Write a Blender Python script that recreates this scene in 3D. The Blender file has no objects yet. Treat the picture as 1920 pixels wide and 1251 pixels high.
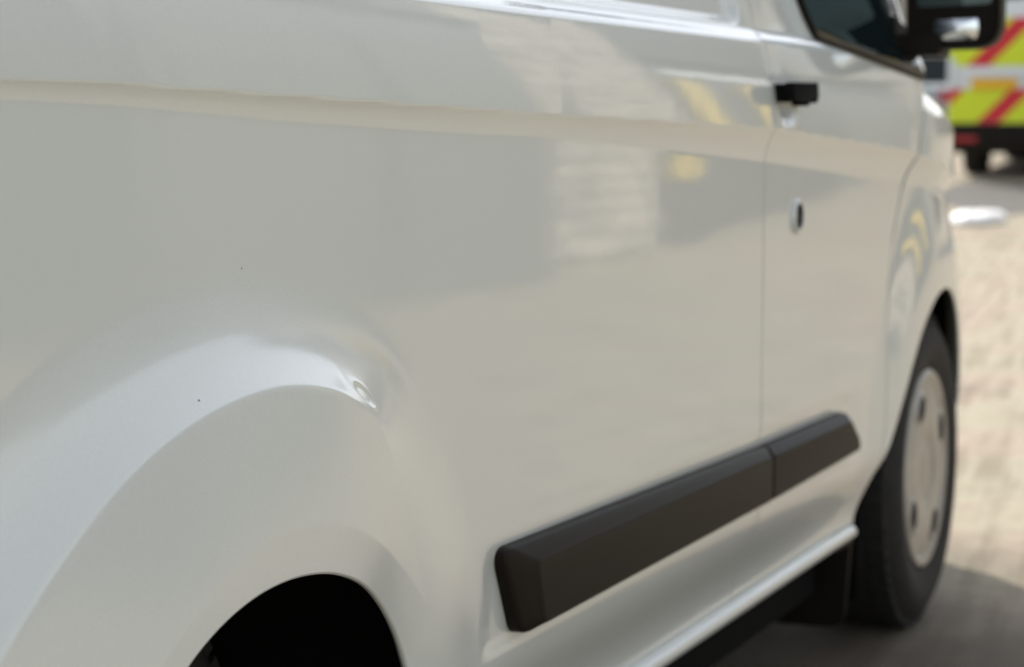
import bpy, bmesh, math, random
import numpy as np
from mathutils import Vector, Matrix
random.seed(7)
S = bpy.context.scene
COL = S.collection
R = math.radians

# ------------------------------------------------------------------ camera
cam_d = bpy.data.cameras.new('camera'); cam = bpy.data.objects.new('camera', cam_d); COL.objects.link(cam)
yaw, pit, rol = 0.382819538, -0.0900277991, 0.00363553851
F = Vector((math.cos(yaw)*math.cos(pit), math.sin(yaw)*math.cos(pit), math.sin(pit)))
Rt = Vector((math.sin(yaw), -math.cos(yaw), 0)); Up = Rt.cross(F)
R2 = Rt*math.cos(rol) + Up*math.sin(rol); U2 = -Rt*math.sin(rol) + Up*math.cos(rol)
M = Matrix((R2, U2, -F)).transposed().to_4x4(); M.translation = (-1.86535763, -0.972409696, 1.05437234)
cam.matrix_world = M
cam_d.sensor_width = 36; cam_d.lens = 4365.25668/1920*36
cam_d.clip_start = .05; cam_d.clip_end = 1500
cam_d.dof.use_dof = True; cam_d.dof.focus_distance = 2.13; cam_d.dof.aperture_fstop = 6.3
S.camera = cam
# ------------------------------------------------------------------ sky, sun, exposure
SUN_EL = R(44); SX, SY = .80, .60
S.world = bpy.data.worlds.new('World'); S.world.use_nodes = True
nt = S.world.node_tree; bg = nt.nodes['Background']; sky = nt.nodes.new('ShaderNodeTexSky')
sky.sky_type = 'NISHITA'; sky.sun_disc = False; sky.sun_elevation = SUN_EL; sky.sun_rotation = math.atan2(SX, SY)
sky.dust_density = 2.0; sky.ozone_density = 1.0
hs = nt.nodes.new('ShaderNodeHueSaturation'); hs.inputs['Saturation'].default_value = .36; hs.inputs['Value'].default_value = 1.25
nt.links.new(sky.outputs[0], hs.inputs['Color']); nt.links.new(hs.outputs[0], bg.inputs[0]); bg.inputs[1].default_value = .15
sl = bpy.data.lights.new('sun', 'SUN'); so = bpy.data.objects.new('sun', sl); COL.objects.link(so)
sl.energy = 2.9; sl.angle = R(.53); sl.color = (1, .93, .82)
so.rotation_euler = Vector((-SX*math.cos(SUN_EL), -SY*math.cos(SUN_EL), -math.sin(SUN_EL)*math.hypot(SX, SY))).to_track_quat('-Z', 'Y').to_euler()
so.location = (10, 8, 15)
vs = S.view_settings; vs.view_transform = 'Standard'; vs.look = 'None'; vs.gamma = 1; vs.use_curve_mapping = False
vs.exposure = .49

# ------------------------------------------------------------------ materials
def mat(name, col, rough=.5, metal=0, coat=0, spec=.5, coat_r=.03):
    m = bpy.data.materials.new(name); m.use_nodes = True
    b = m.node_tree.nodes['Principled BSDF']
    b.inputs['Base Color'].default_value = (*col, 1); b.inputs['Roughness'].default_value = rough
    b.inputs['Metallic'].default_value = metal; b.inputs['Coat Weight'].default_value = coat
    b.inputs['Coat Roughness'].default_value = coat_r; b.inputs['Specular IOR Level'].default_value = spec
    return m
def N(m, t, **kw):
    n = m.node_tree.nodes.new(t)
    for k, v in kw.items(): setattr(n, k, v)
    return n
def L(m, a, b): m.node_tree.links.new(a, b)
def noise(m, scale, detail=3, rough=.55, sc=None):
    tc = N(m, 'ShaderNodeTexCoord'); n = N(m, 'ShaderNodeTexNoise'); n.inputs['Scale'].default_value = scale
    n.inputs['Detail'].default_value = detail; n.inputs['Roughness'].default_value = rough
    if sc:
        mp = N(m, 'ShaderNodeMapping'); mp.inputs['Scale'].default_value = sc; L(m, tc.outputs['Object'], mp.inputs[0]); L(m, mp.outputs[0], n.inputs['Vector'])
    else: L(m, tc.outputs['Object'], n.inputs['Vector'])
    return n
def ramp(m, src, stops):
    r = N(m, 'ShaderNodeValToRGB'); L(m, src, r.inputs[0]); e = r.color_ramp.elements
    while len(e) < len(stops): e.new(.5)
    for i, (p, c) in enumerate(stops): e[i].position = p; e[i].color = (*c, 1)
    return r
def mixc(m, f, a, b, mode='MIX'):
    n = N(m, 'ShaderNodeMix', data_type='RGBA', blend_type=mode)
    for i, v in ((0, f), (6, a), (7, b)):
        if hasattr(v, 'links') or hasattr(v, 'is_linked'): L(m, v, n.inputs[i])
        elif i == 0: n.inputs[0].default_value = v
        else: n.inputs[i].default_value = (*v, 1)
    return n.outputs[2]
def bump(m, h, strength, dist):
    b = N(m, 'ShaderNodeBump'); b.inputs['Strength'].default_value = strength; b.inputs['Distance'].default_value = dist
    L(m, h, b.inputs['Height']); L(m, b.outputs[0], m.node_tree.nodes['Principled BSDF'].inputs['Normal']); return b
def base(m): return m.node_tree.nodes['Principled BSDF'].inputs['Base Color']

def varied(name, c0, c1, scale, rough=.6, **kw):
    m = mat(name, c0, rough, **kw); n = noise(m, scale, 5); r = ramp(m, n.outputs[0], [(.3, c0), (.7, c1)]); L(m, r.outputs[0], base(m)); return m

# white van paint: clear coat over white with fine flake and orange peel
paint = mat('white_paint', (.74, .77, .74), .42, 0, 1.0, .5, .02)
fl = noise(paint, 900, 2, .7); fr = ramp(paint, fl.outputs[0], [(.3, (.60, .628, .588)), (.7, (.695, .718, .675))]); L(paint, fr.outputs[0], base(paint))
pe = noise(paint, 260, 2, .5); pb = N(paint, 'ShaderNodeBump'); pb.inputs['Strength'].default_value = .035; pb.inputs['Distance'].default_value = .0006
pe2 = noise(paint, 9, 2, .5, (1, 1, 1.6)); pb2 = N(paint, 'ShaderNodeBump'); pb2.inputs['Strength'].default_value = .05; pb2.inputs['Distance'].default_value = .004
L(paint, pe2.outputs[0], pb2.inputs['Height'])
L(paint, pe.outputs[0], pb.inputs['Height']); L(paint, pb2.outputs[0], pb.inputs['Normal'])
L(paint, pb.outputs[0], paint.node_tree.nodes['Principled BSDF'].inputs['Coat Normal'])
paint.node_tree.nodes['Principled BSDF'].inputs['Coat IOR'].default_value = 1.68
bare = mat('chipped_primer', (.42, .41, .38), .55)
black_pl = mat('black_plastic', (.0135, .0108, .0080), .46, spec=.09)
bn = noise(black_pl, 700, 2, .5); bump(black_pl, bn.outputs[0], .12, .0005)
matt_bl = mat('matt_black', (.008, .0075, .007), .5, spec=.07)
gloss_bl = mat('gloss_black', (.012, .012, .012), .15)
liner = mat('liner_black', (.006, .006, .006), .9, spec=.1)
rubber = varied('rubber', (.010, .0095, .009), (.022, .020, .017), 30, .8)
glass_dk = mat('dark_glass', (.005, .011, .012), .05, 0, 0, .10)
mirror_g = mat('mirror_glass', (.75, .78, .8), .03, 1)
mirror_dk = mat('dark_mirror_glass', (.10, .13, .13), .04, 1)  # dark reflection of the upper mirror put into the base colour
cover_m = varied('wheel_cover_silver', (.36, .34, .30), (.46, .44, .39), 14, .38, metal=.35)
chrome = mat('chrome', (.7, .7, .7), .18, 1)
red_lens = mat('red_lens', (.35, .01, .012), .2)
white_v = mat('white_van_paint', (.72, .76, .78), .35, 0, .6)
grey_v = mat('grey_car_paint', (.30, .34, .36), .35, .2, .6)
yellow_pl = varied('number_plate_yellow', (.80, .44, .01), (.86, .50, .02), 60, .4)
yellow_d = varied('yellow_door_paint', (.84, .60, .05), (.9, .66, .08), 3, .5)
white_bag = varied('white_plastic_sheet', (.86, .86, .84), (.93, .93, .92), 6, .5)
clad = varied('grey_cladding', (.12, .13, .12), (.15, .16, .145), .6, .6)
dark_door = varied('dark_shutter', (.05, .055, .055), (.07, .075, .07), 1.2, .5)
roofm = varied('slate', (.17, .18, .185), (.24, .24, .245), 2, .7)
dark_gr = varied('dark_ground', (.07, .066, .06), (.11, .105, .095), 8, .85)

def chevron(name):
    m = mat(name, (.6, .7, .03), .35)
    tc = N(m, 'ShaderNodeTexCoord'); sp = N(m, 'ShaderNodeSeparateXYZ'); L(m, tc.outputs['Object'], sp.inputs[0])
    ab = N(m, 'ShaderNodeMath', operation='ABSOLUTE'); L(m, sp.outputs['Y'], ab.inputs[0])
    ad = N(m, 'ShaderNodeMath', operation='ADD'); L(m, ab.outputs[0], ad.inputs[0]); L(m, sp.outputs['Z'], ad.inputs[1])
    of = N(m, 'ShaderNodeMath', operation='ADD'); L(m, ad.outputs[0], of.inputs[0]); of.inputs[1].default_value = CHV_OFF
    mo = N(m, 'ShaderNodeMath', operation='MODULO'); L(m, of.outputs[0], mo.inputs[0]); mo.inputs[1].default_value = .80
    gt = N(m, 'ShaderNodeMath', operation='GREATER_THAN'); L(m, mo.outputs[0], gt.inputs[0]); gt.inputs[1].default_value = .53
    L(m, mixc(m, gt.outputs[0], (.66, .78, .012), (.62, .008, .022)), base(m)); return m
CHV_OFF = 6.70

ground_m = mat('concrete', (.4, .37, .31), .85)
n1 = noise(ground_m, .9, 5, .6); n2 = noise(ground_m, 14, 6, .7); n3 = noise(ground_m, 70, 3, .6)
c1 = ramp(ground_m, n1.outputs[0], [(.32, (.325, .283, .20)), (.46, (.355, .322, .228)), (.60, (.36, .283, .215)), (.74, (.395, .362, .265))])
c2 = ramp(ground_m, n2.outputs[0], [(.3, (.72, .70, .67)), (.55, (1, 1, 1)), (.8, (1.0, .99, .95))])
cc = mixc(ground_m, 1.0, c1.outputs[0], c2.outputs[0], 'MULTIPLY')
tcg = N(ground_m, 'ShaderNodeTexCoord'); mpg = N(ground_m, 'ShaderNodeMapping'); mpg.inputs['Rotation'].default_value = (0, 0, R(-7))
L(ground_m, tcg.outputs['Object'], mpg.inputs[0])
mp2 = N(ground_m, 'ShaderNodeMapping'); mp2.inputs['Scale'].default_value = (.045, 1, 1); L(ground_m, mpg.outputs[0], mp2.inputs[0])
wv = N(ground_m, 'ShaderNodeTexNoise'); wv.inputs['Scale'].default_value = 19; wv.inputs['Detail'].default_value = 3; L(ground_m, mp2.outputs[0], wv.inputs['Vector'])
wr = ramp(ground_m, wv.outputs[0], [(.40, (.66, .63, .585)), (.54, (1, 1, 1))])
wm = noise(ground_m, 2.3, 3, .6); wmr = ramp(ground_m, wm.outputs[0], [(.36, (.25, .25, .25)), (.58, (1, 1, 1))])
cc = mixc(ground_m, wmr.outputs[0], cc, wr.outputs[0], 'MULTIPLY')
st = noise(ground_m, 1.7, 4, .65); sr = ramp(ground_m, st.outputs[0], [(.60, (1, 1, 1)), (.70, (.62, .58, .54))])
cc = mixc(ground_m, .7, cc, sr.outputs[0], 'MULTIPLY')
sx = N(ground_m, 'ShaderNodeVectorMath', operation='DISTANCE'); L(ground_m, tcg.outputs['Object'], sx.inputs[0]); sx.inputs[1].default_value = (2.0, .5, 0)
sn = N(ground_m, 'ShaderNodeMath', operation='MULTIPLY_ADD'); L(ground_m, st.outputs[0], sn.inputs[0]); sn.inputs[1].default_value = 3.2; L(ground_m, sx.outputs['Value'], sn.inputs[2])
stain_shade = N(ground_m, 'ShaderNodeMapRange'); L(ground_m, sn.outputs[0], stain_shade.inputs[0]); stain_shade.inputs[1].default_value = 2.3; stain_shade.inputs[2].default_value = 3.9; stain_shade.inputs[3].default_value = .9; stain_shade.inputs[4].default_value = 0
cc = mixc(ground_m, stain_shade.outputs[0], cc, (.085, .062, .040))  # mottled stain under the van, darkened to deepen its shadow in the colour
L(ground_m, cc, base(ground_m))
hm = N(ground_m, 'ShaderNodeMath', operation='MULTIPLY_ADD'); L(ground_m, wv.outputs[0], hm.inputs[0]); hm.inputs[1].default_value = 1.4; L(ground_m, n3.outputs[0], hm.inputs[2])
bump(ground_m, hm.outputs[0], .5, .008)

# ------------------------------------------------------------------ helpers
def empty(name, loc, label=None, cat=None, group=None, rz=0):
    o = bpy.data.objects.new(name, None); COL.objects.link(o); o.location = loc; o.rotation_euler = (0, 0, rz)
    o.empty_display_size = .2
    return tag(o, label, cat, group)
def tag(o, label=None, cat=None, group=None, kind=None):
    if label: o['label'] = label
    if cat: o['category'] = cat
    if group: o['group'] = group
    if kind: o['kind'] = kind
    return o
def link(name, me, parent=None, loc=(0, 0, 0)):
    o = bpy.data.objects.new(name, me); COL.objects.link(o); o.location = loc
    if parent: o.parent = parent
    return o
def mesh(name, V, Fc, m, parent=None, smooth=False, loc=(0, 0, 0), normals=None):
    me = bpy.data.meshes.new(name); me.from_pydata([tuple(v) for v in V], [], Fc); me.materials.append(m)
    if smooth: me.polygons.foreach_set('use_smooth', [True]*len(me.polygons))
    me.update()
    if normals is not None: me.normals_split_custom_set_from_vertices([tuple(n) for n in normals])
    return link(name, me, parent, loc)
class MB:
    def __init__(s): s.bm = bmesh.new()
    def box(s, a, b, bev=0, seg=2):
        r = bmesh.ops.create_cube(s.bm, size=1); c = [(a[i]+b[i])/2 for i in range(3)]; d = [abs(b[i]-a[i]) for i in range(3)]
        for v in r['verts']: v.co = Vector([c[i]+v.co[i]*d[i] for i in range(3)])
        if bev:
            es = list({e for v in r['verts'] for e in v.link_edges}); bmesh.ops.bevel(s.bm, geom=es, offset=bev, segments=seg, profile=.6, affect='EDGES')
        return s
    def lathe(s, prof, c, axis='y', n=64, cap=False):   # prof: (radius, offset along axis)
        rings = []
        for r, h in prof:
            ring = []
            for i in range(n):
                t = 2*math.pi*i/n; a, b = r*math.cos(t), r*math.sin(t)
                p = {'y': (c[0]+a, c[1]+h, c[2]+b), 'x': (c[0]+h, c[1]+a, c[2]+b), 'z': (c[0]+a, c[1]+b, c[2]+h)}[axis]
                ring.append(s.bm.verts.new(p))
            rings.append(ring)
        for A, B in zip(rings, rings[1:]):
            for i in range(n): s.bm.faces.new((A[i], A[(i+1) % n], B[(i+1) % n], B[i]))
        if cap: s.bm.faces.new(rings[0][::-1]); s.bm.faces.new(rings[-1])
        return s
    def prism(s, poly, a, b, axis='y', bev=0, seg=2):
        def P(u, v, h): return {'y': (u, h, v), 'x': (h, u, v), 'z': (u, v, h)}[axis]
        A = [s.bm.verts.new(P(u, v, a)) for u, v in poly]; B = [s.bm.verts.new(P(u, v, b)) for u, v in poly]; n = len(poly)
        fs = [s.bm.faces.new(A), s.bm.faces.new(B[::-1])] + [s.bm.faces.new((A[i], B[i], B[(i+1) % n], A[(i+1) % n])) for i in range(n)]
        if bev: bmesh.ops.bevel(s.bm, geom=list({e for f in fs for e in f.edges}), offset=bev, segments=seg, profile=.6, affect='EDGES')
        return s
    def build(s, name, m, parent=None, smooth=True, loc=(0, 0, 0), ang=35):
        bmesh.ops.recalc_face_normals(s.bm, faces=s.bm.faces)
        me = bpy.data.meshes.new(name); s.bm.to_mesh(me); s.bm.free(); me.materials.append(m)
        if smooth: me.shade_smooth() if hasattr(me, 'shade_smooth') else None; me.set_sharp_from_angle(angle=R(ang))
        return link(name, me, parent, loc)

# road film: the clear coat is duller around the rear wheel arch and towards the sill
_t = N(paint, 'ShaderNodeTexCoord'); _d = N(paint, 'ShaderNodeVectorMath', operation='DISTANCE'); L(paint, _t.outputs['Object'], _d.inputs[0]); _d.inputs[1].default_value = (-.12, 0, .30)
_n = noise(paint, 6, 4, .6); _a = N(paint, 'ShaderNodeMath', operation='MULTIPLY_ADD'); L(paint, _n.outputs[0], _a.inputs[0]); _a.inputs[1].default_value = .10; L(paint, _d.outputs['Value'], _a.inputs[2])
_m = N(paint, 'ShaderNodeMapRange'); _m.interpolation_type = 'SMOOTHSTEP'; L(paint, _a.outputs[0], _m.inputs[0])
_m.inputs[1].default_value = .58; _m.inputs[2].default_value = .86; _m.inputs[3].default_value = .15; _m.inputs[4].default_value = .02
L(paint, _m.outputs[0], paint.node_tree.nodes['Principled BSDF'].inputs['Coat Roughness'])
# ------------------------------------------------------------------ ground
def gz(x): return 0 if x < 18 else (.0525*(x-18) if x < 30 else .63+.012*(min(x, 60)-30))
xs = [-300, -40, -10, 0, 8, 18, 30, 60, 120, 600]; V = []; Fc = []
for x in xs: V += [(x, -400, gz(x)), (x, 400, gz(x))]
for i in range(len(xs)-1): Fc.append((2*i, 2*i+2, 2*i+3, 2*i+1))
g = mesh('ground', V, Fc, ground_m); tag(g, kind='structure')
# dark strip on the ground ahead of the emergency van
V = []; Fc = []; ny = 26
ed = [(21.3+.25*math.sin(k*1.3)+.12*math.sin(k*3.1)+(0.9 if k > ny-3 else 0), 4.35-k*.0-8*(1-k/ny)) for k in range(ny+1)]
for x, y in ed: V += [(x, y, gz(x)+.004), (25.2, y, gz(25.2)+.004)]
for k in range(ny): Fc.append((2*k, 2*k+1, 2*k+3, 2*k+2)[::-1])
a = mesh('dark_patch', V, Fc, dark_gr); tag(a, kind='structure')

# ================================================================== the white van
van = empty('panel_van', (0, 0, 0), 'white panel van seen close along its dented side with black rub strips', 'van')
def tab(pts):
    xs_, ys_ = zip(*pts); return lambda v: np.interp(v, xs_, ys_)
def atab(pts, sg=5.0):
    xs_, ys_ = zip(*pts); g_ = np.arange(-100, 331, .5); y_ = np.interp(g_, xs_, ys_)
    k_ = np.exp(-.5*(np.arange(-40, 41)*.5/sg)**2); k_ /= k_.sum(); y2 = np.convolve(np.pad(y_, 40, 'edge'), k_, 'valid')
    return lambda v: np.interp(v, g_, y2)
C0 = (-.05, .30); C1 = (2.90, .335)
r_arch = atab([(-60, .38), (0, .355), (36, .353), (42.4, .356), (50.6, .354), (60.6, .350), (73, .350), (82, .353), (89, .356), (98.6, .363), (108.6, .374), (116.7, .385), (125, .397), (145, .415), (180, .43), (230, .45)], 3)
r_two = atab([(-60, .50), (0, .47), (25, .44), (44, .412), (55, .400), (67, .393), (85, .397), (100, .408), (117, .415), (129, .430), (160, .46), (230, .48)], 6)
r_three = atab([(-60, .40), (0, .41), (40, .42), (55, .455), (64, .50), (70, .514), (80, .517), (90, .523), (106, .538), (116, .554), (130, .578), (139, .599), (170, .65), (230, .70)])
r_top = atab([(-60, .58), (20, .56), (40, .60), (55, .612), (64, .610), (79, .612), (94, .628), (105, .643), (116, .660), (131, .692), (145, .73), (230, .80)])
amp = atab([(-60, .010), (0, .012), (30, .016), (50, .019), (66, .027), (76, .033), (90, .035), (130, .044), (230, .048)])
soft = atab([(-60, 1), (44, 1), (78, 0), (230, 0)])
f_arch = atab([(-60, .40), (0, .40), (60, .388), (90, .385), (120, .392), (140, .41), (152, .437), (165, .485), (176, .56), (190, .68), (240, .70)])
crease = tab([(-1.1, 1.10), (-.48, 1.088), (-.454, 1.086), (-.257, 1.084), (.166, 1.075), (.654, 1.065), (1.558, 1.049), (2.528, 1.003), (3.3, .93), (3.9, .85)])
band = tab([(-1.1, 1.085), (-.5, 1.068), (-.296, 1.064), (-.032, 1.052), (.455, 1.037), (.68, 1.034), (1.597, .992), (2.579, .941), (3.3, .86), (3.9, .78)])
def ss(t): t = np.clip(t, 0, 1); return t*t*(3-2*t)
def smax(a, b, k): return .5*(a+b+np.sqrt((a-b)**2+k*k))
def rrect(x, z, x0, x1, z0, z1, r):
    qx = np.abs(x-(x0+x1)/2)-(x1-x0)/2+r; qz = np.abs(z-(z0+z1)/2)-(z1-z0)/2+r
    return np.minimum(np.maximum(qx, qz), 0)+np.hypot(np.maximum(qx, 0), np.maximum(qz, 0))-r
def flare(x, z, C, rt, r3, r2, am, so=None):
    th = np.degrees(np.arctan2(z-C[1], x-C[0])); th = np.where(th < -60, th+360, th); r = np.hypot(x-C[0], z-C[1])
    a = am(th); u = (rt(th)-r)/(rt(th)-r3(th))
    s = np.clip(u, 0, 3)**2.05
    h = -smax(-s, -1.0*np.ones_like(s), .06)        # soft min(s,1): crisp fold at r3
    if so is not None:
        w = so(th); h = h*(1-w)+ss(u)*w
    y = -a*h
    w = ss((th-10)/35)
    y -= .105*ss((th-5)/60)*smax(r3(th)-np.maximum(r, r2(th)), 0*r, .004)
    y += .012*smax(r2(th)-r, 0*r, .003)
    return y
def Y(x, z):
    x = np.asarray(x, float); z = np.asarray(z, float)
    zc, zb = crease(x), band(x)
    cp = (zc-zb)*.30
    t = (z-zb)/(zc-zb)
    y = -cp*np.clip(t, 0, 1)**1.9
    d = z-np.maximum(zc, 1.045)
    up = smax(d, 0*d, .004)
    y = y + .05*up + .75*np.minimum(up, .14)**2 + .18*np.maximum(up-.14, 0)
    y = y + .011*ss((z-1.178)/.020)*ss((x+1.0)/.6)
    # lower side: gentle tuck, rocker
    y = y + .035*np.maximum(.62-z, 0)**2*3
    y = y + .036*ss((.458-z)/.135)
    # recess the rub strip sits in
    dd = rrect(x, z, .30, 2.30, .456, .72, .02)
    y = y + .0042*(1-ss((dd+.024)/.024))*ss((.595-z)/.04)*ss((2.26-x)/.12)*ss((x-.452)/.055)
    # pressed window panel
    dw = rrect(x, z, -.92, 1.515, 1.199, 1.74, .04)
    y = y + .015*(1-ss((dw+.013)/.013))
    y = y + flare(x, z, C0, r_top, r_three, r_two, amp, soft)*ss((1.0-x)/.35)*ss((z-.2)/.1)
    f = flare(x, z, C1, lambda a: .66+0*a, lambda a: .42+0*a, lambda a: .42+0*a, lambda a: .020+0*a, lambda a: 1+0*a)
    y = y + np.where(x > 2, f, 0)*ss((x-2.05)/.3)
    # plan taper to the nose
    y = y + (.13+.085*ss((z-.72)/.25))*np.maximum(x-2.70, 0)**2 + .30*np.maximum(x-3.45, 0)**2 + .03*np.maximum(-.7-x, 0)**2*8
    y = y + .016*(1-ss((np.hypot((x-1.662)/.062, (z-1.082)/.036)-.15)/.85))
    # the dent on the arch
    def g(cx, cz, sx, sz, an):
        ca, sa = math.cos(an), math.sin(an); u = (x-cx)*ca+(z-cz)*sa; v = -(x-cx)*sa+(z-cz)*ca
        return np.hypot(u/sx, v/sz)
    q = g(.118, .800, .060, .020, R(-24)); y = y + .0012*np.exp(-q**2*1.2)
    q = g(.122, .797, .026, .0075, R(-26)); y = y + .0011*(1-ss((q-.6)/.6)) - .0004*np.exp(-((q-1.15)/.18)**2)
    q = g(.080, .812, .010, .006, R(-50)); y = y + .0004*np.exp(-q**2)
    return y
def normals(x, z, e=.0008):
    gx = (Y(x+e, z)-Y(x-e, z))/(2*e); gzz = (Y(x, z+e)-Y(x, z-e))/(2*e)
    n = np.stack([gx, -np.ones_like(gx), gzz], -1); return n/np.linalg.norm(n, axis=-1, keepdims=True)
def lines(segs):
    out = []
    for a, b, s in segs: out += list(np.linspace(a, b, max(2, int(round((b-a)/s))+1))[:-1])
    return np.array(out+[segs[-1][1]])
def panel(name, xl, xr, us, zs, m, parent, hole=None, ztop=None, extra=None, edge=.02):
    Zg, Ug = np.meshgrid(zs, us, indexing='ij')
    X = xl(Zg)+(xr(Zg)-xl(Zg))*Ug
    Z = Zg if ztop is None else .262+(Zg-.262)/(zs[-1]-.262)*(ztop(X)-.262)
    if hole:
        C, ra = hole; th = np.degrees(np.arctan2(Z-C[1], X-C[0])); th = np.where(th < -60, th+360, th)
        r = np.hypot(X-C[0], Z-C[1]); ins = r < ra(th)
        t = np.radians(th); 
        Xs = np.where(ins, C[0]+ra(th)*np.cos(t), X); Zs = np.where(ins, C[1]+ra(th)*np.sin(t), Z)
    nz, nx = X.shape; idx = np.arange(nz*nx).reshape(nz, nx)
    Q = np.stack([idx[:-1, :-1], idx[:-1, 1:], idx[1:, 1:], idx[1:, :-1]], -1).reshape(-1, 4)
    if hole:
        I = ins.ravel(); Q = Q[~(I[Q].all(1))]; X, Z = Xs, Zs
    Yv = Y(X, Z); Nn = normals(X, Z)
    if extra: Yv, Nn = extra(X, Z, Yv, Nn)
    Vv = np.stack([X, Yv, Z], -1).reshape(-1, 3); Nn = Nn.reshape(-1, 3)
    # returned edges left, right and bottom
    ex = []; base_n = len(Vv); V2 = [Vv]; N2 = [Nn]; Q2 = [Q]
    def ret(ids, nrm, wind):
        nonlocal base_n
        P = Vv[ids]; A = P.copy(); B = P.copy(); A[:, 1] += .0; B[:, 1] += edge
        V2.extend([A, B]); k = len(ids); N2.extend([np.tile(nrm, (k, 1))]*2)
        a = base_n+np.arange(k); b = a+k; base_n += 2*k
        q = np.stack([a[:-1], a[1:], b[1:], b[:-1]], -1)
        if hole: ii = ins.ravel()[ids]; q = q[~(ii[:-1] & ii[1:])]
        Q2.append(q if wind else q[:, ::-1])
    ret(idx[:, 0], (-1., 0, 0), True); ret(idx[:, -1], (1., 0, 0), False)
    if not hole: ret(idx[0, :], (0, 0, -1.), False)
    Vv = np.concatenate(V2); Nn = np.concatenate(N2); Q = np.concatenate(Q2)
    used = np.unique(Q); mp = -np.ones(len(Vv), int); mp[used] = np.arange(len(used)); Q = mp[Q]; Vv = Vv[used]; Nn = Nn[used]
    me = bpy.data.meshes.new(name); me.vertices.add(len(Vv)); me.vertices.foreach_set('co', Vv.ravel())
    me.loops.add(Q.size); me.loops.foreach_set('vertex_index', Q.ravel()); me.polygons.add(len(Q))
    me.polygons.foreach_set('loop_start', np.arange(0, Q.size, 4)); me.polygons.foreach_set('loop_total', np.full(len(Q), 4))
    me.update(calc_edges=True); me.validate(); me.polygons.foreach_set('use_smooth', np.ones(len(me.polygons), bool))
    me.materials.append(m); me.normals_split_custom_set_from_vertices(Nn.tolist())
    return link(name, me, parent)
cst = lambda v: (lambda z: v+0*z)
XS, XD = 1.575, 1.5795
zlow = .335
us = lines([(-1.06, -.52, .012), (-.52, .02, .0032), (.02, .22, .0016), (.22, .62, .0032), (.62, XS, .008)]); us = (us+1.06)/(XS+1.06)
zs_ = lines([(.305, .44, .005), (.44, .74, .0032), (.74, .86, .0016), (.86, 1.24, .0032), (1.24, 1.90, .012)])
side = panel('side_panel', cst(-1.06), cst(XS), us, zs_, paint, van, hole=(C0, r_arch))
dx = tab([(.262, 2.335), (.33, 2.345), (.368, 2.357), (.494, 2.389), (.691, 2.417), (.839, 2.458), (.937, 2.532), (.997, 2.597), (1.05, 2.63), (1.14, 2.68), (1.165, 2.715), (1.90, 2.34)])
us = np.linspace(0, 1, 150); zs_ = lines([(.316, .62, .006), (.62, .93, .012), (.93, 1.24, .005), (1.24, 1.90, .03)])
door = panel('front_door', cst(XD), lambda z: dx(z), us, zs_, paint, van)
zsh = tab([(2.3, 1.150), (2.69, 1.146), (2.8, 1.132), (3.1, 1.100), (3.41, 1.060), (3.6, 1.03), (3.75, .99), (3.94, .92)])
def fex(X, Z, Yv, Nn):
    v = (Z-(zsh(X)-.07))/.07; w = np.maximum(v, 0)
    Yv = Yv+.040*w**2; Nn = Nn.copy(); Nn[..., 2] += .8*w*1.15; Nn[..., 0] += .15*w
    Nn /= np.linalg.norm(Nn, axis=-1, keepdims=True); return Yv, Nn
fender = panel('front_wing', lambda z: dx(z)+.003, cst(3.94), np.linspace(0, 1, 150), np.linspace(.262, 1.168, 130), paint, van, hole=(C1, f_arch), ztop=zsh, extra=fex)

# arch lips (rolled sheet-metal edge) and black wheel housings
def lip(name, C, ra, a0, a1, m, parent, prof, n=140):
    V = []; Fc = []
    for i in range(n):
        a = a0+(a1-a0)*i/(n-1); t = R(a)
        for dr, dy in prof:
            r = float(ra(a)); x, z = C[0]+r*math.cos(t), C[1]+r*math.sin(t); y0 = float(Y(x, z))
            r += dr; V.append((C[0]+r*math.cos(t), y0+dy, C[1]+r*math.sin(t)))
    k = len(prof)
    for i in range(n-1):
        for j in range(k-1): Fc.append((i*k+j, (i+1)*k+j, (i+1)*k+j+1, i*k+j+1))
    return mesh(name, V, Fc, m, parent, True)
LP = [(0.0005, -.0002), (-.0010, .0004), (-.0018, .0018), (-.0020, .0045), (-.0012, .0058), (.0012, .0062), (.0016, .0085), (.004, .010), (.01, .014)]
lip('wheel_arch_lip', C0, r_arch, -10, 195, paint, van, LP)
lip('wheel_arch_lip', C1, f_arch, 0, 158, paint, van, LP)
def housing(C, R0, y1, squeeze=0):
    mb = MB(); n = 60; vs0 = []; vs1 = []
    for i in range(n):
        t = R(-28+236*i/(n-1)); vs0.append(mb.bm.verts.new((C[0]+R0*math.cos(t), max(-.03, float(Y(C[0]+R0*math.cos(t), C[1]+R0*math.sin(t)))+.010)+squeeze, C[1]+R0*math.sin(t)))); vs1.append(mb.bm.verts.new((C[0]+R0*math.cos(t), y1, C[1]+R0*math.sin(t))))
    for i in range(n-1): mb.bm.faces.new((vs0[i], vs0[i+1], vs1[i+1], vs1[i]))
    mb.bm.faces.new(vs1); return mb.build('wheel_housing', liner, van)
housing(C0, .455, .36); housing(C1, .43, .42, .02)

# sill
P = [(.07, .317), (.044, .3175), (.0355, .316), (.030, .312), (.0275, .307), (.028, .300), (.032, .294), (.040, .290), (.055, .288), (.08, .288)]
V = []; Fc = []; xs = np.linspace(.30, 2.33, 60)
for x in xs:
    for y, z in P: V.append((x, y-.001, z-.002))
k = len(P)
for i in range(len(xs)-1):
    for j in range(k-1): Fc.append((i*k+j, i*k+j+1, (i+1)*k+j+1, (i+1)*k+j))
Fc += [tuple(range(k))[::-1], tuple((len(xs)-1)*k+j for j in range(k))]
sill = mesh('sill', V, Fc, paint, van, True); sill.data.set_sharp_from_angle(angle=R(50))
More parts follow.
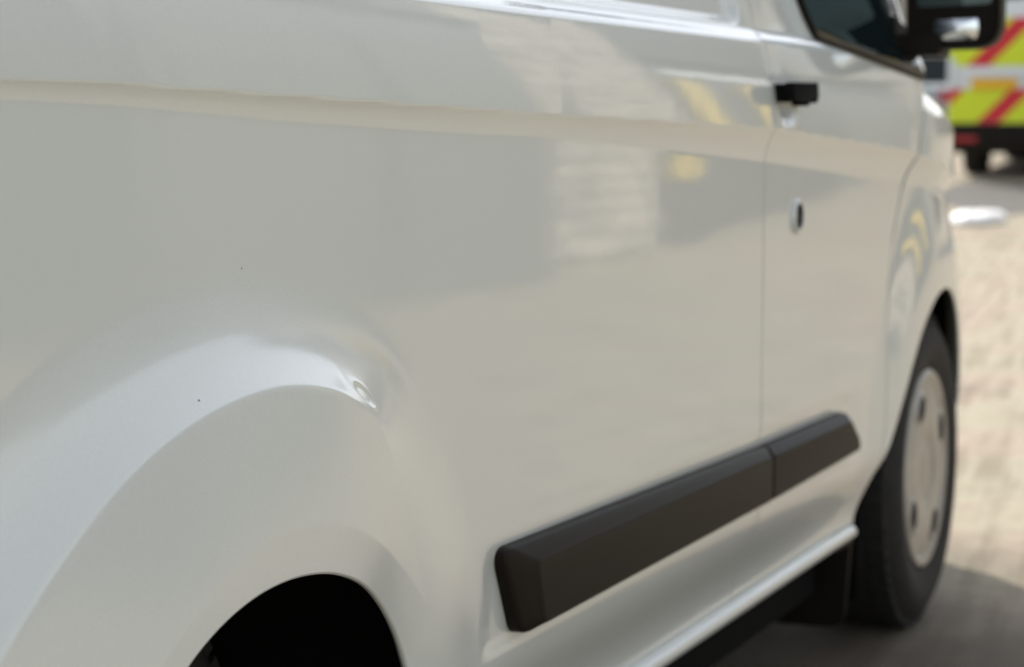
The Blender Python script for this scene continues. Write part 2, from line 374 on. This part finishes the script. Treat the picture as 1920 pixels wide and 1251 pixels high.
# black backing behind the shut lines and floor pan
mb = MB(); mb.box((.42, .05, .30), (2.34, .10, .50)); mb.box((XS-.02, .045, .47), (XD+.02, .07, .98)); mb.box((.60, .12, .17), (2.39, 1.78, .27)); mb.box((-.95, .4, .24), (-.5, 1.5, .3)); mb.box((2.45, .10, .80), (2.62, .14, 1.15))
mb.box((-1.0, .45, .26), (3.6, 1.45, .31)); mb.box((.36, .09, .27), (2.4, 1.81, .32)); mb.box((-1.0, .12, .31), (-.47, 1.78, .33)); mb.box((3.35, .42, .27), (3.86, 1.48, .84)); mb.box((-.9, .55, .18), (3.2, .65, .26)); mb.box((-.9, 1.25, .18), (3.2, 1.35, .26)); mb.build('underbody', liner, van, False)

# rub strips
def rpoly(cs, rad, n=6):
    out = []; m_ = len(cs)
    for i, c in enumerate(cs):
        a = Vector(cs[i-1]); b = Vector(c); d = Vector(cs[(i+1) % m_]); r = rad[i]
        u = (a-b).normalized(); w = (d-b).normalized(); ang = u.angle(w); tt = r/math.tan(ang/2)
        p0 = b+u*tt; p1 = b+w*tt
        for k_ in range(n):
            s = k_/(n-1); q = p0*(1-s)**2+b*2*s*(1-s)+p1*s*s; out.append((q.x, q.y))
    return out
def strip(outer, orad, inner, irad, parent):
    O = rpoly(outer, orad); I = rpoly(inner, irad); m_ = len(O)
    lv = [(0, .010), (0, -.005), (.02, -.0078), (.07, -.0098), (.16, -.0116), (.80, -.0180), (.92, -.0198), (1.0, -.0209), (1.04, -.0212)]
    V = []; Fc = []
    for f, y in lv:
        for (a, b), (c, d) in zip(O, I): V.append((a+(c-a)*f, y, b+(d-b)*f))
    cx = sum(p[0] for p in I)/m_; cz = sum(p[1] for p in I)/m_
    for (c, d) in I: V.append((c+(.004 if c < cx else -.004), -.0215, d+(.004 if d < cz else -.004)))
    nl = len(lv)+1
    for l in range(nl-1):
        for i in range(m_): Fc.append((l*m_+i, l*m_+(i+1) % m_, (l+1)*m_+(i+1) % m_, (l+1)*m_+i))
    Fc.append(tuple((nl-1)*m_+i for i in range(m_)))
    mb = MB(); vv = [mb.bm.verts.new(v) for v in V]
    for f in Fc: mb.bm.faces.new([vv[i] for i in f])
    return mb.build('rub_strip', black_pl, parent, ang=28)
strip([(.497, .583), (XS-.001, .561), (XS-.001, .476), (.558, .474)], [.016, .003, .003, .03], [(.578, .556), (XS-.003, .546), (XS-.003, .4785), (.604, .480)], [.010, .003, .003, .012], van)
strip([(XD+.001, .561), (2.085, .556), (2.190, .480), (XD+.001, .476)], [.003, .04, .012, .003], [(XD+.003, .546), (2.083, .541), (2.165, .4835), (XD+.003, .4785)], [.003, .03, .012, .003], door)

# door handle, bowl and lock
hy = float(Y(1.58, 1.1))
mb = MB(); mb.prism(rpoly([(1.572, 1.118), (1.722, 1.120), (1.728, 1.096), (1.712, 1.088), (1.600, 1.091), (1.576, 1.094)], [.007]*6, 4), hy-.034, hy-.018, 'y', .004)
mb.prism([(1.590, 1.116), (1.630, 1.116), (1.630, 1.088), (1.590, 1.088)], hy-.02, hy+.006, 'y', .003)
mb.prism([(1.695, 1.116), (1.722, 1.116), (1.722, 1.083), (1.702, 1.083)], hy-.02, hy+.006, 'y', .003)
mb.build('handle', liner, door)
ly = float(Y(1.767, .908))
mb = MB(); mb.lathe([(.028, .004), (.028, -.004), (.025, -.007), (.021, -.006)], (1.767, ly, .908), n=40); lk = mb.build('door_lock', paint, door)
mb = MB(); mb.lathe([(.0225, -.005), (.019, .0), (.0, .001)], (1.767, ly-.0015, .908), n=32); mb.build('lock_barrel', gloss_bl, lk)

# window glass, black seal, quarter corner
def Yo(x, z, d): return float(Y(x, z))-d
def sheet(name, fn, nu, nv, m, parent, thick=.006):
    V = [fn(i/nu, j/nv) for i in range(nu+1) for j in range(nv+1)]; n = len(V); k = nv+1
    V += [(x, y+thick, z) for x, y, z in V]; Fc = []
    for i in range(nu):
        for j in range(nv):
            q = (i*k+j, (i+1)*k+j, (i+1)*k+j+1, i*k+j+1); Fc += [q, tuple(n+v for v in q[::-1])]
    for i in range(nu): Fc += [(i*k, n+i*k, n+(i+1)*k, (i+1)*k), (i*k+nv, (i+1)*k+nv, n+(i+1)*k+nv, n+i*k+nv)]
    for j in range(nv): Fc += [(j, j+1, n+j+1, n+j), (nu*k+j, n+nu*k+j, n+nu*k+j+1, nu*k+j+1)]
    return mesh(name, V, Fc, m, parent, True)
wl = tab([(1.165, 1.975), (1.19, 1.925), (1.215, 1.888), (1.25, 1.862), (1.32, 1.835), (1.7, 1.78), (1.8, 1.80)])
wr_ = tab([(1.12, 2.668), (1.165, 2.70), (1.80, 2.38)])
wb = tab([(1.84, 1.205), (1.95, 1.192), (2.2, 1.172), (2.66, 1.142)])
def wfn(d, g):
    def fn(u, v):
        z = wb(2.0)+v*(1.80-wb(2.0)); x = wl(z)+g+(wr_(z)-g-wl(z)-g)*u; zz = z+(wb(x)-wb(2.0))*(1-v)+g*(1-2*v)*.9
        return (x, Yo(x, zz, d), zz)
    return fn
seal = sheet('window_seal', wfn(.0045, 0), 40, 40, matt_bl, door); sheet('window_glass', wfn(.0065, .010), 40, 40, glass_dk, door, .004)

# door mirror
mir = empty('door_mirror', (0, 0, 0)); mir.parent = door
del_me = mir
def mirror_parts(p):
    # housing: open box of rounded section, glass faces back (-x)
    oc = [(-.172, 1.200), (.006, 1.196), (.012, 1.46), (-.172, 1.47)]
    O = rpoly(oc, [.05, .03, .03, .06], 8); V = []; Fc = []; m_ = len(O); cy, cz = -.087, 1.33
    lv = [(2.585, .93), (2.575, .985), (2.580, 1.0), (2.60, 1.015), (2.64, 1.0), (2.68, .90), (2.705, .70), (2.715, .3)]
    for x, s in lv:
        for y, z in O: V.append((x+.12*(y-cy)*-1*.0, cy+(y-cy)*s, cz+(z-cz)*s))
    for l in range(len(lv)-1):
        for i in range(m_): Fc.append((l*m_+i, l*m_+(i+1) % m_, (l+1)*m_+(i+1) % m_, (l+1)*m_+i))
    Fc.append(tuple(range((len(lv)-1)*m_, len(lv)*m_))); 
    # back plate behind the glass
    Fc.append(tuple(range(m_))[::-1])
    mb = MB(); vv = [mb.bm.verts.new(v) for v in V]
    for f in Fc: mb.bm.faces.new([vv[i] for i in f])
    h = mb.build('mirror_housing', black_pl, p)
    def gl(name, c4, rr, bul, m=mirror_g):
        O = rpoly(c4, rr, 8); cy = sum(a for a, b in O)/len(O); cz = sum(b for a, b in O)/len(O); V = []; Fc = []; m_ = len(O)
        for l, f in enumerate((1, .99, .8, .6, .4, .2, .02)):
            for y, z in O:
                yy = cy+(y-cy)*f; zz = cz+(z-cz)*f; V.append((2.5835-(.0 if l == 0 else .004)+bul*((yy-cy)**2+(zz-cz)**2), yy, zz))
        for l in range(6):
            for i in range(m_): Fc.append((l*m_+i, l*m_+(i+1) % m_, (l+1)*m_+(i+1) % m_, (l+1)*m_+i))
        Fc.append(tuple(range(6*m_, 7*m_)))
        mb = MB(); vv = [mb.bm.verts.new(v) for v in V]
        for f in Fc: mb.bm.faces.new([vv[i] for i in f])
        return mb.build(name, m, p)
    gl('mirror_glass', [(-.156, 1.282), (-.012, 1.276), (-.006, 1.44), (-.156, 1.45)], [.012, .012, .03, .04], .3, mirror_dk)
    gl('mirror_glass', [(-.164, 1.208), (-.015, 1.206), (-.014, 1.262), (-.162, 1.266)], [.025, .02, .008, .012], 3.0)
bpy.data.objects.remove(mir)
mirror_root = mesh('mirror_base', *(lambda P: (P, [(0, 1, 2, 3), (7, 6, 5, 4), (0, 4, 5, 1), (1, 5, 6, 2), (2, 6, 7, 3), (3, 7, 4, 0)]))(
    [(2.50, .034, 1.15), (2.675, .046, 1.125), (2.69, .060, 1.24), (2.54, .066, 1.27), (2.50, .006, 1.155), (2.675, .004, 1.13), (2.69, .015, 1.23), (2.54, .020, 1.26)]), black_pl, door)
mb = MB(); mb.prism(rpoly([(2.56, 1.185), (2.68, 1.185), (2.67, 1.225), (2.58, 1.23)], [.01]*4, 3), -.06, .03, 'y', .004); mb.build('mirror_arm', black_pl, door)
mirror_parts(door)

V = [(2.71, .034, 1.14), (2.92, .062, 1.12), (2.58, .135, 1.90), (2.345, .115, 1.90)]
V = V+[(x, y+.03, z) for x, y, z in V]
mesh('pillar_trim', V, [(0, 1, 2, 3), (7, 6, 5, 4), (0, 4, 5, 1), (1, 5, 6, 2), (2, 6, 7, 3), (3, 7, 4, 0)], matt_bl, van)
# wheels
def wheel(cx, cz, y0, parent):
    mb = MB()
    mb.lathe([(.206, .02), (.208, .006), (.214, .003), (.235, -.004), (.262, -.010), (.285, -.009), (.300, -.002), (.316, .010), (.328, .026), (.333, .045), (.334, .11), (.333, .175), (.328, .195), (.30, .215), (.25, .22), (.205, .205)], (cx, y0, cz), n=96)
    n = 60
    for i in range(n):   # shoulder tread blocks
        t = 2*math.pi*i/n; M4 = Matrix.Translation((cx, y0, cz)) @ Matrix.Rotation(-t, 4, 'Y')
        r = bmesh.ops.create_cube(mb.bm, size=1)
        for v in r['verts']: v.co = M4 @ Vector((.328+v.co.x*.016, .034+v.co.y*.038, v.co.z*.024))
    ty = mb.build('tyre', rubber, parent)
    mb = MB(); mb.lathe([(.209, .010), (.209, .001), (.205, -.003), (.198, -.004), (.190, .000), (.184, .004), (.176, .003), (.150, -.001), (.12, -.004), (.09, -.004), (.070, .000), (.062, .004), (.055, .003), (.03, .000), (.0005, -.001)], (cx, y0, cz), n=96)
    wc = mb.build('wheel_cover', cover_m, parent)
    for a in (118, 213, 303, 28):
        mb = MB(); 
        def cap(sc, y, w):
            pts = []
            for j in range(28):
                t = 2*math.pi*j/28; rad = (.026*sc)*math.sin(t); an = R(a)+(.23*sc)*math.cos(t)*(1 if abs(math.cos(t)) < .9 else .98)
                rr = .150+rad; pts.append((cx+rr*math.cos(an), y0+y, cz+rr*math.sin(an)))
            return [mb.bm.verts.new(q) for q in pts]
        rings = [cap(1.35, .0005, 0), cap(1.18, -.0045, 0), cap(1.0, -.004, 0), cap(.92, .004, 0)]
        for A, B in zip(rings, rings[1:]):
            for i in range(28): mb.bm.faces.new((A[i], A[(i+1) % 28], B[(i+1) % 28], B[i]))
        s = mb.build('slot_rim', cover_m, wc)
        mb = MB(); v = [mb.bm.verts.new(q) for q in [(cx+(.150+0.0245*math.sin(2*math.pi*j/28))*math.cos(R(a)+.21*math.cos(2*math.pi*j/28)), y0-.0035, cz+(.150+0.0245*math.sin(2*math.pi*j/28))*math.sin(R(a)+.21*math.cos(2*math.pi*j/28))) for j in range(28)]]
        mb.bm.faces.new(v); mb.build('slot', liner, wc, False)
    return ty, wc
wheel(2.975, .333, .034, van); wheel(-.05, .322, .19, van)
# mud flap
mb = MB(); mb.prism(rpoly([(.055, .315), (.27, .315), (.27, .10), (.07, .10)], [.02, .02, .02, .03], 5), 2.415, 2.427, 'x', .003); mb.build('mud_flap', black_pl, van)
mb = MB(); mb.box((2.28, .05, .268), (2.415, .10, .315), .01); mb.build('flap_bracket', black_pl, van)

# mirrored far-side parts
for o in list(van.children):
    if o.name.split('.')[0] in ('side_panel', 'front_door', 'front_wing', 'wheel_arch_lip', 'wheel_housing', 'sill', 'rub_strip', 'tyre', 'wheel_cover', 'mud_flap'):
        c = o.copy(); COL.objects.link(c); c.parent = van; c.scale = (1, -1, 1); c.location = (0, 1.9, 0)
        for g_ in o.children:
            d = g_.copy(); COL.objects.link(d); d.parent = c
# roof, bonnet, windscreen, nose, rear
V = []; Fc = []; pr = []
for k_ in range(9):
    t = R(90*k_/8); pr.append((.10*(1-math.cos(t)), 1.90+.075*math.sin(t)))
yb = lambda x: float(Y(x, 1.90))
xs = np.linspace(-1.06, 2.34, 34)
for x in xs:
    y0 = yb(min(x, 1.5)) if x < 2.34 else yb(1.5)
    row = [(x, y0+a, b) for a, b in pr]+[(x, y0+.1+f*(1.9-2*y0-.2), 1.975+.03*math.sin(math.pi*f)) for f in (.2, .4, .6, .8)]+[(x, 1.9-y0-a, b) for a, b in pr[::-1]]
    V += row
k = len(row)
for i in range(len(xs)-1):
    for j in range(k-1): Fc.append((i*k+j, (i+1)*k+j, (i+1)*k+j+1, i*k+j+1))
mesh('roof', V, Fc, paint, van, True)
Vr = V[:k]
def yshould(x): return float(Y(x, zsh(x)))+.040
V = []; Fc = []; xs = np.linspace(2.69, 3.94, 30); nn = 16
for x in xs:
    y0 = yshould(x)
    for j in range(nn+1):
        f = j/nn; y = y0+(1.9-2*y0)*f; V.append((x+(.16*math.sin(math.pi*f) if x > 3.5 else .0)*(x-3.5)/.44, y, float(zsh(x))+.06*math.sin(math.pi*f)**.8))
k = nn+1
for i in range(len(xs)-1):
    for j in range(k-1): Fc.append((i*k+j, (i+1)*k+j, (i+1)*k+j+1, i*k+j+1))
mesh('bonnet', V, Fc, paint, van, True)
V = []; Fc = []; zs_ = np.linspace(.262, .92, 16)
for z in zs_:
    y0 = float(Y(3.94, z))+.040*max(0, (z-(float(zsh(3.94))-.07))/.07)**2
    for j in range(nn+1): f = j/nn; V.append((3.94+.16*math.sin(math.pi*f), y0+(1.9-2*y0)*f, z))
for i in range(15):
    for j in range(nn): Fc.append((i*k+j, i*k+j+1, (i+1)*k+j+1, (i+1)*k+j)[::-1])
mesh('front_bumper', V, Fc, black_pl, van, True)
def bil(name, a, b, c, d, m, bow=.1, n=12):
    V = []; Fc = []; a, b, c, d = map(Vector, (a, b, c, d))
    for i in range(n+1):
        for j in range(n+1):
            u, v = i/n, j/n; q = (a*(1-u)+b*u)*(1-v)+(d*(1-u)+c*u)*v; V.append((q.x+bow*math.sin(math.pi*u), q.y, q.z))
    for i in range(n):
        for j in range(n): Fc.append((i*(n+1)+j, (i+1)*(n+1)+j, (i+1)*(n+1)+j+1, i*(n+1)+j+1))
    return mesh(name, V, Fc, m, van, True)
yb2 = yb(1.5)
bil('windscreen', (2.68, .055, 1.16), (2.68, 1.845, 1.16), (2.34, 1.9-yb2, 1.90), (2.34, yb2, 1.90), glass_dk, .16)
bil('windscreen_header', (2.34, yb2, 1.90), (2.34, 1.9-yb2, 1.90), (2.34, 1.8-yb2, 1.975), (2.34, yb2+.1, 1.975), paint, .14)
for s0, s1 in ((0, .497), (.503, 1)):
    V = []; Fc = []; zz = np.linspace(.30, 1.97, 24); m2 = 8
    for z in zz:
        y0 = float(Y(-1.06, min(z, 1.9)))+(.1*max(0, (z-1.9)/.07))
        for j in range(m2+1): f = s0+(s1-s0)*j/m2; V.append((-1.065, y0+(1.9-2*y0)*f, z))
    for i in range(23):
        for j in range(m2): Fc.append((i*(m2+1)+j, (i+1)*(m2+1)+j, (i+1)*(m2+1)+j+1, i*(m2+1)+j+1))
    mesh('rear_door', V, Fc, paint, van, True)
mb = MB(); mb.box((-1.16, .06, .36), (-1.07, 1.84, .56), .03); mb.build('rear_bumper', black_pl, van)

# paint chips: two tiny dark specks in the clear coat
for (x, z, s) in ((-.21, .828, .0012), (-.08, .928, .0008)):
    y = float(Y(x, z)); mb = MB(); mb.lathe([(s, .0002), (s*.8, -.0003), (.00005, -.0004)], (x, y, z), n=10); mb.build('stone_chip', gloss_bl, van, False)

# ================================================================== emergency van in the yard
def evan():
    X0 = 26.0; zg = gz(X0); e = empty('emergency_van', (X0, 3.66, zg), 'white emergency van with red and yellow rear chevrons and dark bumper', 'van')
    mb = MB(); mb.prism(rpoly([(-1.0, .55), (1.0, .55), (.99, 1.5), (.86, 2.55), (-.86, 2.55), (-.99, 1.5)], [.04, .04, .3, .18, .18, .3], 6), 0, 4.6, 'x', .03); mb.build('body', white_v, e)
    for s in (-1, 1):
        mb = MB(); mb.box((-.028, .01*s, .60), (.02, .93*s, 2.40), .02); mb.build('rear_door', white_v, e)
        mb = MB(); mb.prism(rpoly([(.10*s, 2.12), (.78*s, 2.12), (.72*s, 2.42), (.10*s, 2.42)][::s], [.05]*4, 4), -.036, -.024, 'x'); mb.build('rear_window', glass_dk, e)
        mb = MB(); mb.box((-.06, .90*s, 1.05), (.05, .985*s, 1.42), .02); mb.build('tail_lamp', red_lens if s < 0 else white_v, e)
        mb = MB(); mb.lathe([(.14, .0), (.30, -.02), (.33, .05), (.33, .2), (.28, .23), (.12, .2)], (.95, -.93 if s < 0 else .70, .33), n=40); mb.build('tyre', rubber, e)
        mb = MB(); mb.lathe([(.14, .0), (.30, -.02), (.33, .05), (.33, .2), (.28, .23), (.12, .2)], (3.9, -.93 if s < 0 else .70, .33), n=40); mb.build('tyre', rubber, e)
        mb = MB(); mb.box((-.075, .62*s, .43), (-.055, .90*s, .50), .008); mb.build('bumper_reflector', red_lens, e)
    chv = chevron('chevron_livery')
    for z0, z1 in ((.66, 1.06), (1.33, 1.90)):
        for s in (-1, 1):
            mb = MB(); mb.box((-.036, .012*s, z0), (-.0285, .975*s, z1)); mb.build('chevron_panel', chv, e, False)
    mb = MB(); mb.box((-.07, -.99, .30), (.06, .99, .655), .03); mb.build('rear_bumper', black_pl, e)
    mb = MB(); mb.box((-.05, -.45, 1.20), (-.029, .85, 1.31), .015); mb.build('door_trim', white_v, e)
    # the orange-yellow plate, offset to the left door
    pl = MB(); pl.box((-.06, .16, 1.055), (-.05, .70, 1.185), .01); pl = pl.build('number_plate', yellow_pl, e)
    mb = MB(); mb.box((.1, -.9, .30), (4.5, .9, .56)); mb.build('chassis', liner, e, False)
    return e
evan()
# grey car beyond it
def car():
    x0, y0 = 33.0, 6.75; e = empty('parked_car', (x0, y0, gz(x0)), 'grey parked car with dark rear window, left of the chevron van', 'car')
    prof = [(0, .35), (0, .95), (.25, 1.0), (.75, 1.42), (2.3, 1.45), (3.0, 1.0), (4.2, .85), (4.25, .35)]
    mb = MB(); mb.prism(prof, -.85, .85, 'y', .08, 3); mb.build('body', grey_v, e)
    mb = MB(); q = [(.27, 1.03), (.70, 1.38)]; mb.prism([(.25, 1.04), (.68, 1.40), (.66, 1.42), (.22, 1.05)], -.66, .66, 'y'); mb.build('rear_window', glass_dk, e)
    for s in (-1, 1):
        mb = MB(); mb.prism([(.85, 1.02), (.95, 1.36), (2.2, 1.38), (2.75, 1.02)], .852*s, .862*s, 'y'); mb.build('side_window', glass_dk, e)
        mb = MB(); mb.box((-.02, .55*s, .72), (.06, .82*s, .90), .01); mb.build('tail_lamp', red_lens, e)
        for xx in (.85, 3.4):
            mb = MB(); mb.lathe([(.12, 0), (.28, -.02), (.31, .04), (.31, .16), (.12, .18)], (xx, .70 if s > 0 else -.86, .31), n=32); mb.build('tyre', rubber, e)
    mb = MB(); mb.box((-.05, -.8, .35), (.1, .8, .6), .03); mb.build('rear_bumper', black_pl, e)
car()
# white sheet lying on the concrete
def bag():
    x0, y0 = 20.5, 3.22; V = []; Fc = []; n = 28; m_ = 12
    o = None; rs = []
    for j in range(m_+1):
        f = j/m_
        for i in range(n):
            t = 2*math.pi*i/n; r = math.sin(f*math.pi/2) if f else 0.001
            wob = 1+.05*math.sin(3*t+1)+.03*math.sin(7*t)
            V.append((.42*r*wob*math.sin(t)*(1+0*f), .26*r*wob*math.cos(t), .10*(1-r**4)**.5+.008*math.sin(5*t+4*f) if j < m_ else 0))
    for j in range(m_):
        for i in range(n): Fc.append((j*n+i, j*n+(i+1) % n, (j+1)*n+(i+1) % n, (j+1)*n+i)[::-1])
    Fc.append(tuple(range(n)))
    o = mesh('plastic_sack', V, Fc, white_bag, None, True, (x0, y0, gz(x0)+.004)); o.rotation_euler = (0, -.02, R(-8))
    tag(o, 'white plastic sack lying flat on the sunlit concrete', 'sack')
bag()

# ================================================================== buildings across the yard (seen mirrored in the paint)
wk = empty('workshop', (4, -5.0, 0), 'grey clad workshop with low roof across the yard, seen mirrored in the white paint', 'building')
mb = MB(); mb.box((3.5, -3.2, 0), (9.0, .30, 3.6), .02); mb.build('wall', clad, wk, False)
for i in range(2):
    mb = MB(); mb.box((3.75+i*2.6, .304, 0), (6.1+i*2.6, .33, 3.0), .01); s = mb.build('roller_shutter', clad, wk, False)
mb = MB(); mb.prism([(-3.4, 3.6), (.42, 3.6), (-1.5, 4.2)], 3.4, 9.05, 'x'); mb.build('roof', roofm, wk, False)
ga = empty('garage', (18.9, -5.25, -.02), 'garage with dark doors and yellow posts beside a stone pier, mirrored in the door', 'building')
st_g = gz(17)
mb = MB(); mb.box((-2.4, -3, 0), (9, -.15, 3.5), .02); mb.build('wall', clad, ga, False)
mb = MB(); mb.box((-2.2, -.148, 0), (4.5, -.08, 3.3), .01); mb.build('garage_door', dark_door, ga, False)
for a, b, z0, z1 in ((-1.50, -.88, .60, 2.9), (.50, 1.35, .84, 2.9)):
    mb = MB(); mb.box((a, -.078, z0), (b, .0, z1), .01); mb.build('yellow_post', yellow_d, ga, False)
mb = MB(); mb.box((-1.5, -.078, 3.02), (4.3, -.03, 3.2), .01); mb.build('door_track', white_v, ga, False)
mb = MB(); mb.prism([(-3.3, 3.5), (.2, 3.5), (-1.5, 4.3)], -2.5, 9.2, 'x'); mb.build('roof', roofm, ga, False)
# stone pier: individually laid stones
pier = empty('stone_wall', (14.95, -5.2, 0), 'sunlit rubble stone wall between workshop and garage, mirrored in the paint', 'wall')
mb = MB(); mb.box((-1.5, -.35, 0), (1.53, .0, 4.3)); mb.build('mortar_core', varied('mortar', (.48, .44, .37), (.55, .51, .44), 9, .9), pier, False)
stones = [varied('stone_%d' % i, c, tuple(v*1.15 for v in c), 12, .85) for i, c in enumerate([(.60, .53, .43), (.52, .46, .38), (.66, .60, .50), (.42, .38, .33), (.62, .52, .43)])]
sm = []
for m_ in stones:
    for k_ in range(2):
        b_ = MB(); b_.box((-.5, -.5, -.5), (.5, .5, .5), .12, 1)
        for v in b_.bm.verts: v.co += Vector([random.uniform(-.04, .04) for _ in range(3)])
        o = b_.build('stone', m_, pier, False); sm.append(o.data); bpy.data.objects.remove(o)
z = 0.02
while z < 4.2:
    h = random.uniform(.12, .19); x = -1.5
    while x < 1.49:
        w = min(random.uniform(.18, .42), 1.53-x)
        if w > .05:
            o = link('stone', random.choice(sm), pier, (x+w/2, .02+random.uniform(-.01, .015), z+h/2)); o.scale = (w-.02, .09, h-.018)
        x += w
    z += h
ho = empty('house', (35, -6.6, gz(30)), 'two storey stone house beyond the garage, at the far end of the yard', 'house')
mb = MB(); mb.box((-6.8, -7, 0), (8, 0, 6.2), .02); mb.build('wall', varied('house_stone', (.24, .22, .18), (.32, .29, .24), 2.5, .85), ho, False)
mb = MB(); mb.prism([(-7.4, 6.2), (.4, 6.2), (-3.5, 9.0)], -7.0, 8.2, 'x'); mb.build('roof', roofm, ho, False)
for wx in (-5, -1.5, 2, 5.5):
    for wz in (1.0, 3.8):
        mb = MB(); mb.box((wx-.55, .0, wz-.02), (wx+.55, .05, wz+1.3), .01); w_ = mb.build('window', white_v, ho, False)
        for k_ in (-1, 1):
            mb = MB(); mb.box((wx+k_*.26-.22, .052, wz+.06), (wx+k_*.26+.22, .058, wz+1.22)); mb.build('pane', glass_dk, w_, False)
yw = empty('added_pale_wall', (-8, -14, 0), 'long pale rendered wall added out of view behind the camera', 'wall')  # unseen wall, added to give the paint a pale, warm reflection
mb = MB(); mb.box((-30, -.2, 0), (15.4, .2, 2.3)); mb.build('wall', varied('added_wall_render', (.58, .57, .52), (.66, .64, .59), .5, .8), yw, False)  # body of the added unseen wall
mb = MB(); mb.box((-30, -.27, 2.3), (15.4, .27, 2.4), .01); mb.build('coping', varied('added_wall_coping', (.3, .29, .27), (.38, .37, .34), 3, .8), yw, False)
# far boundary wall behind everything
fw = empty('boundary_wall', (52, 10, gz(52)), 'pale rendered boundary wall with coping far behind the parked vehicles', 'wall')
mb = MB(); mb.box((0, -45, 0), (.4, 45, 3.2)); mb.build('wall', varied('render_wall', (.34, .32, .27), (.42, .39, .33), .5, .8), fw, False)
mb = MB(); mb.box((-.06, -45, 3.2), (.46, 45, 3.32), .01); mb.build('coping', varied('coping_stone', (.3, .29, .27), (.38, .37, .34), 3, .8), fw, False)
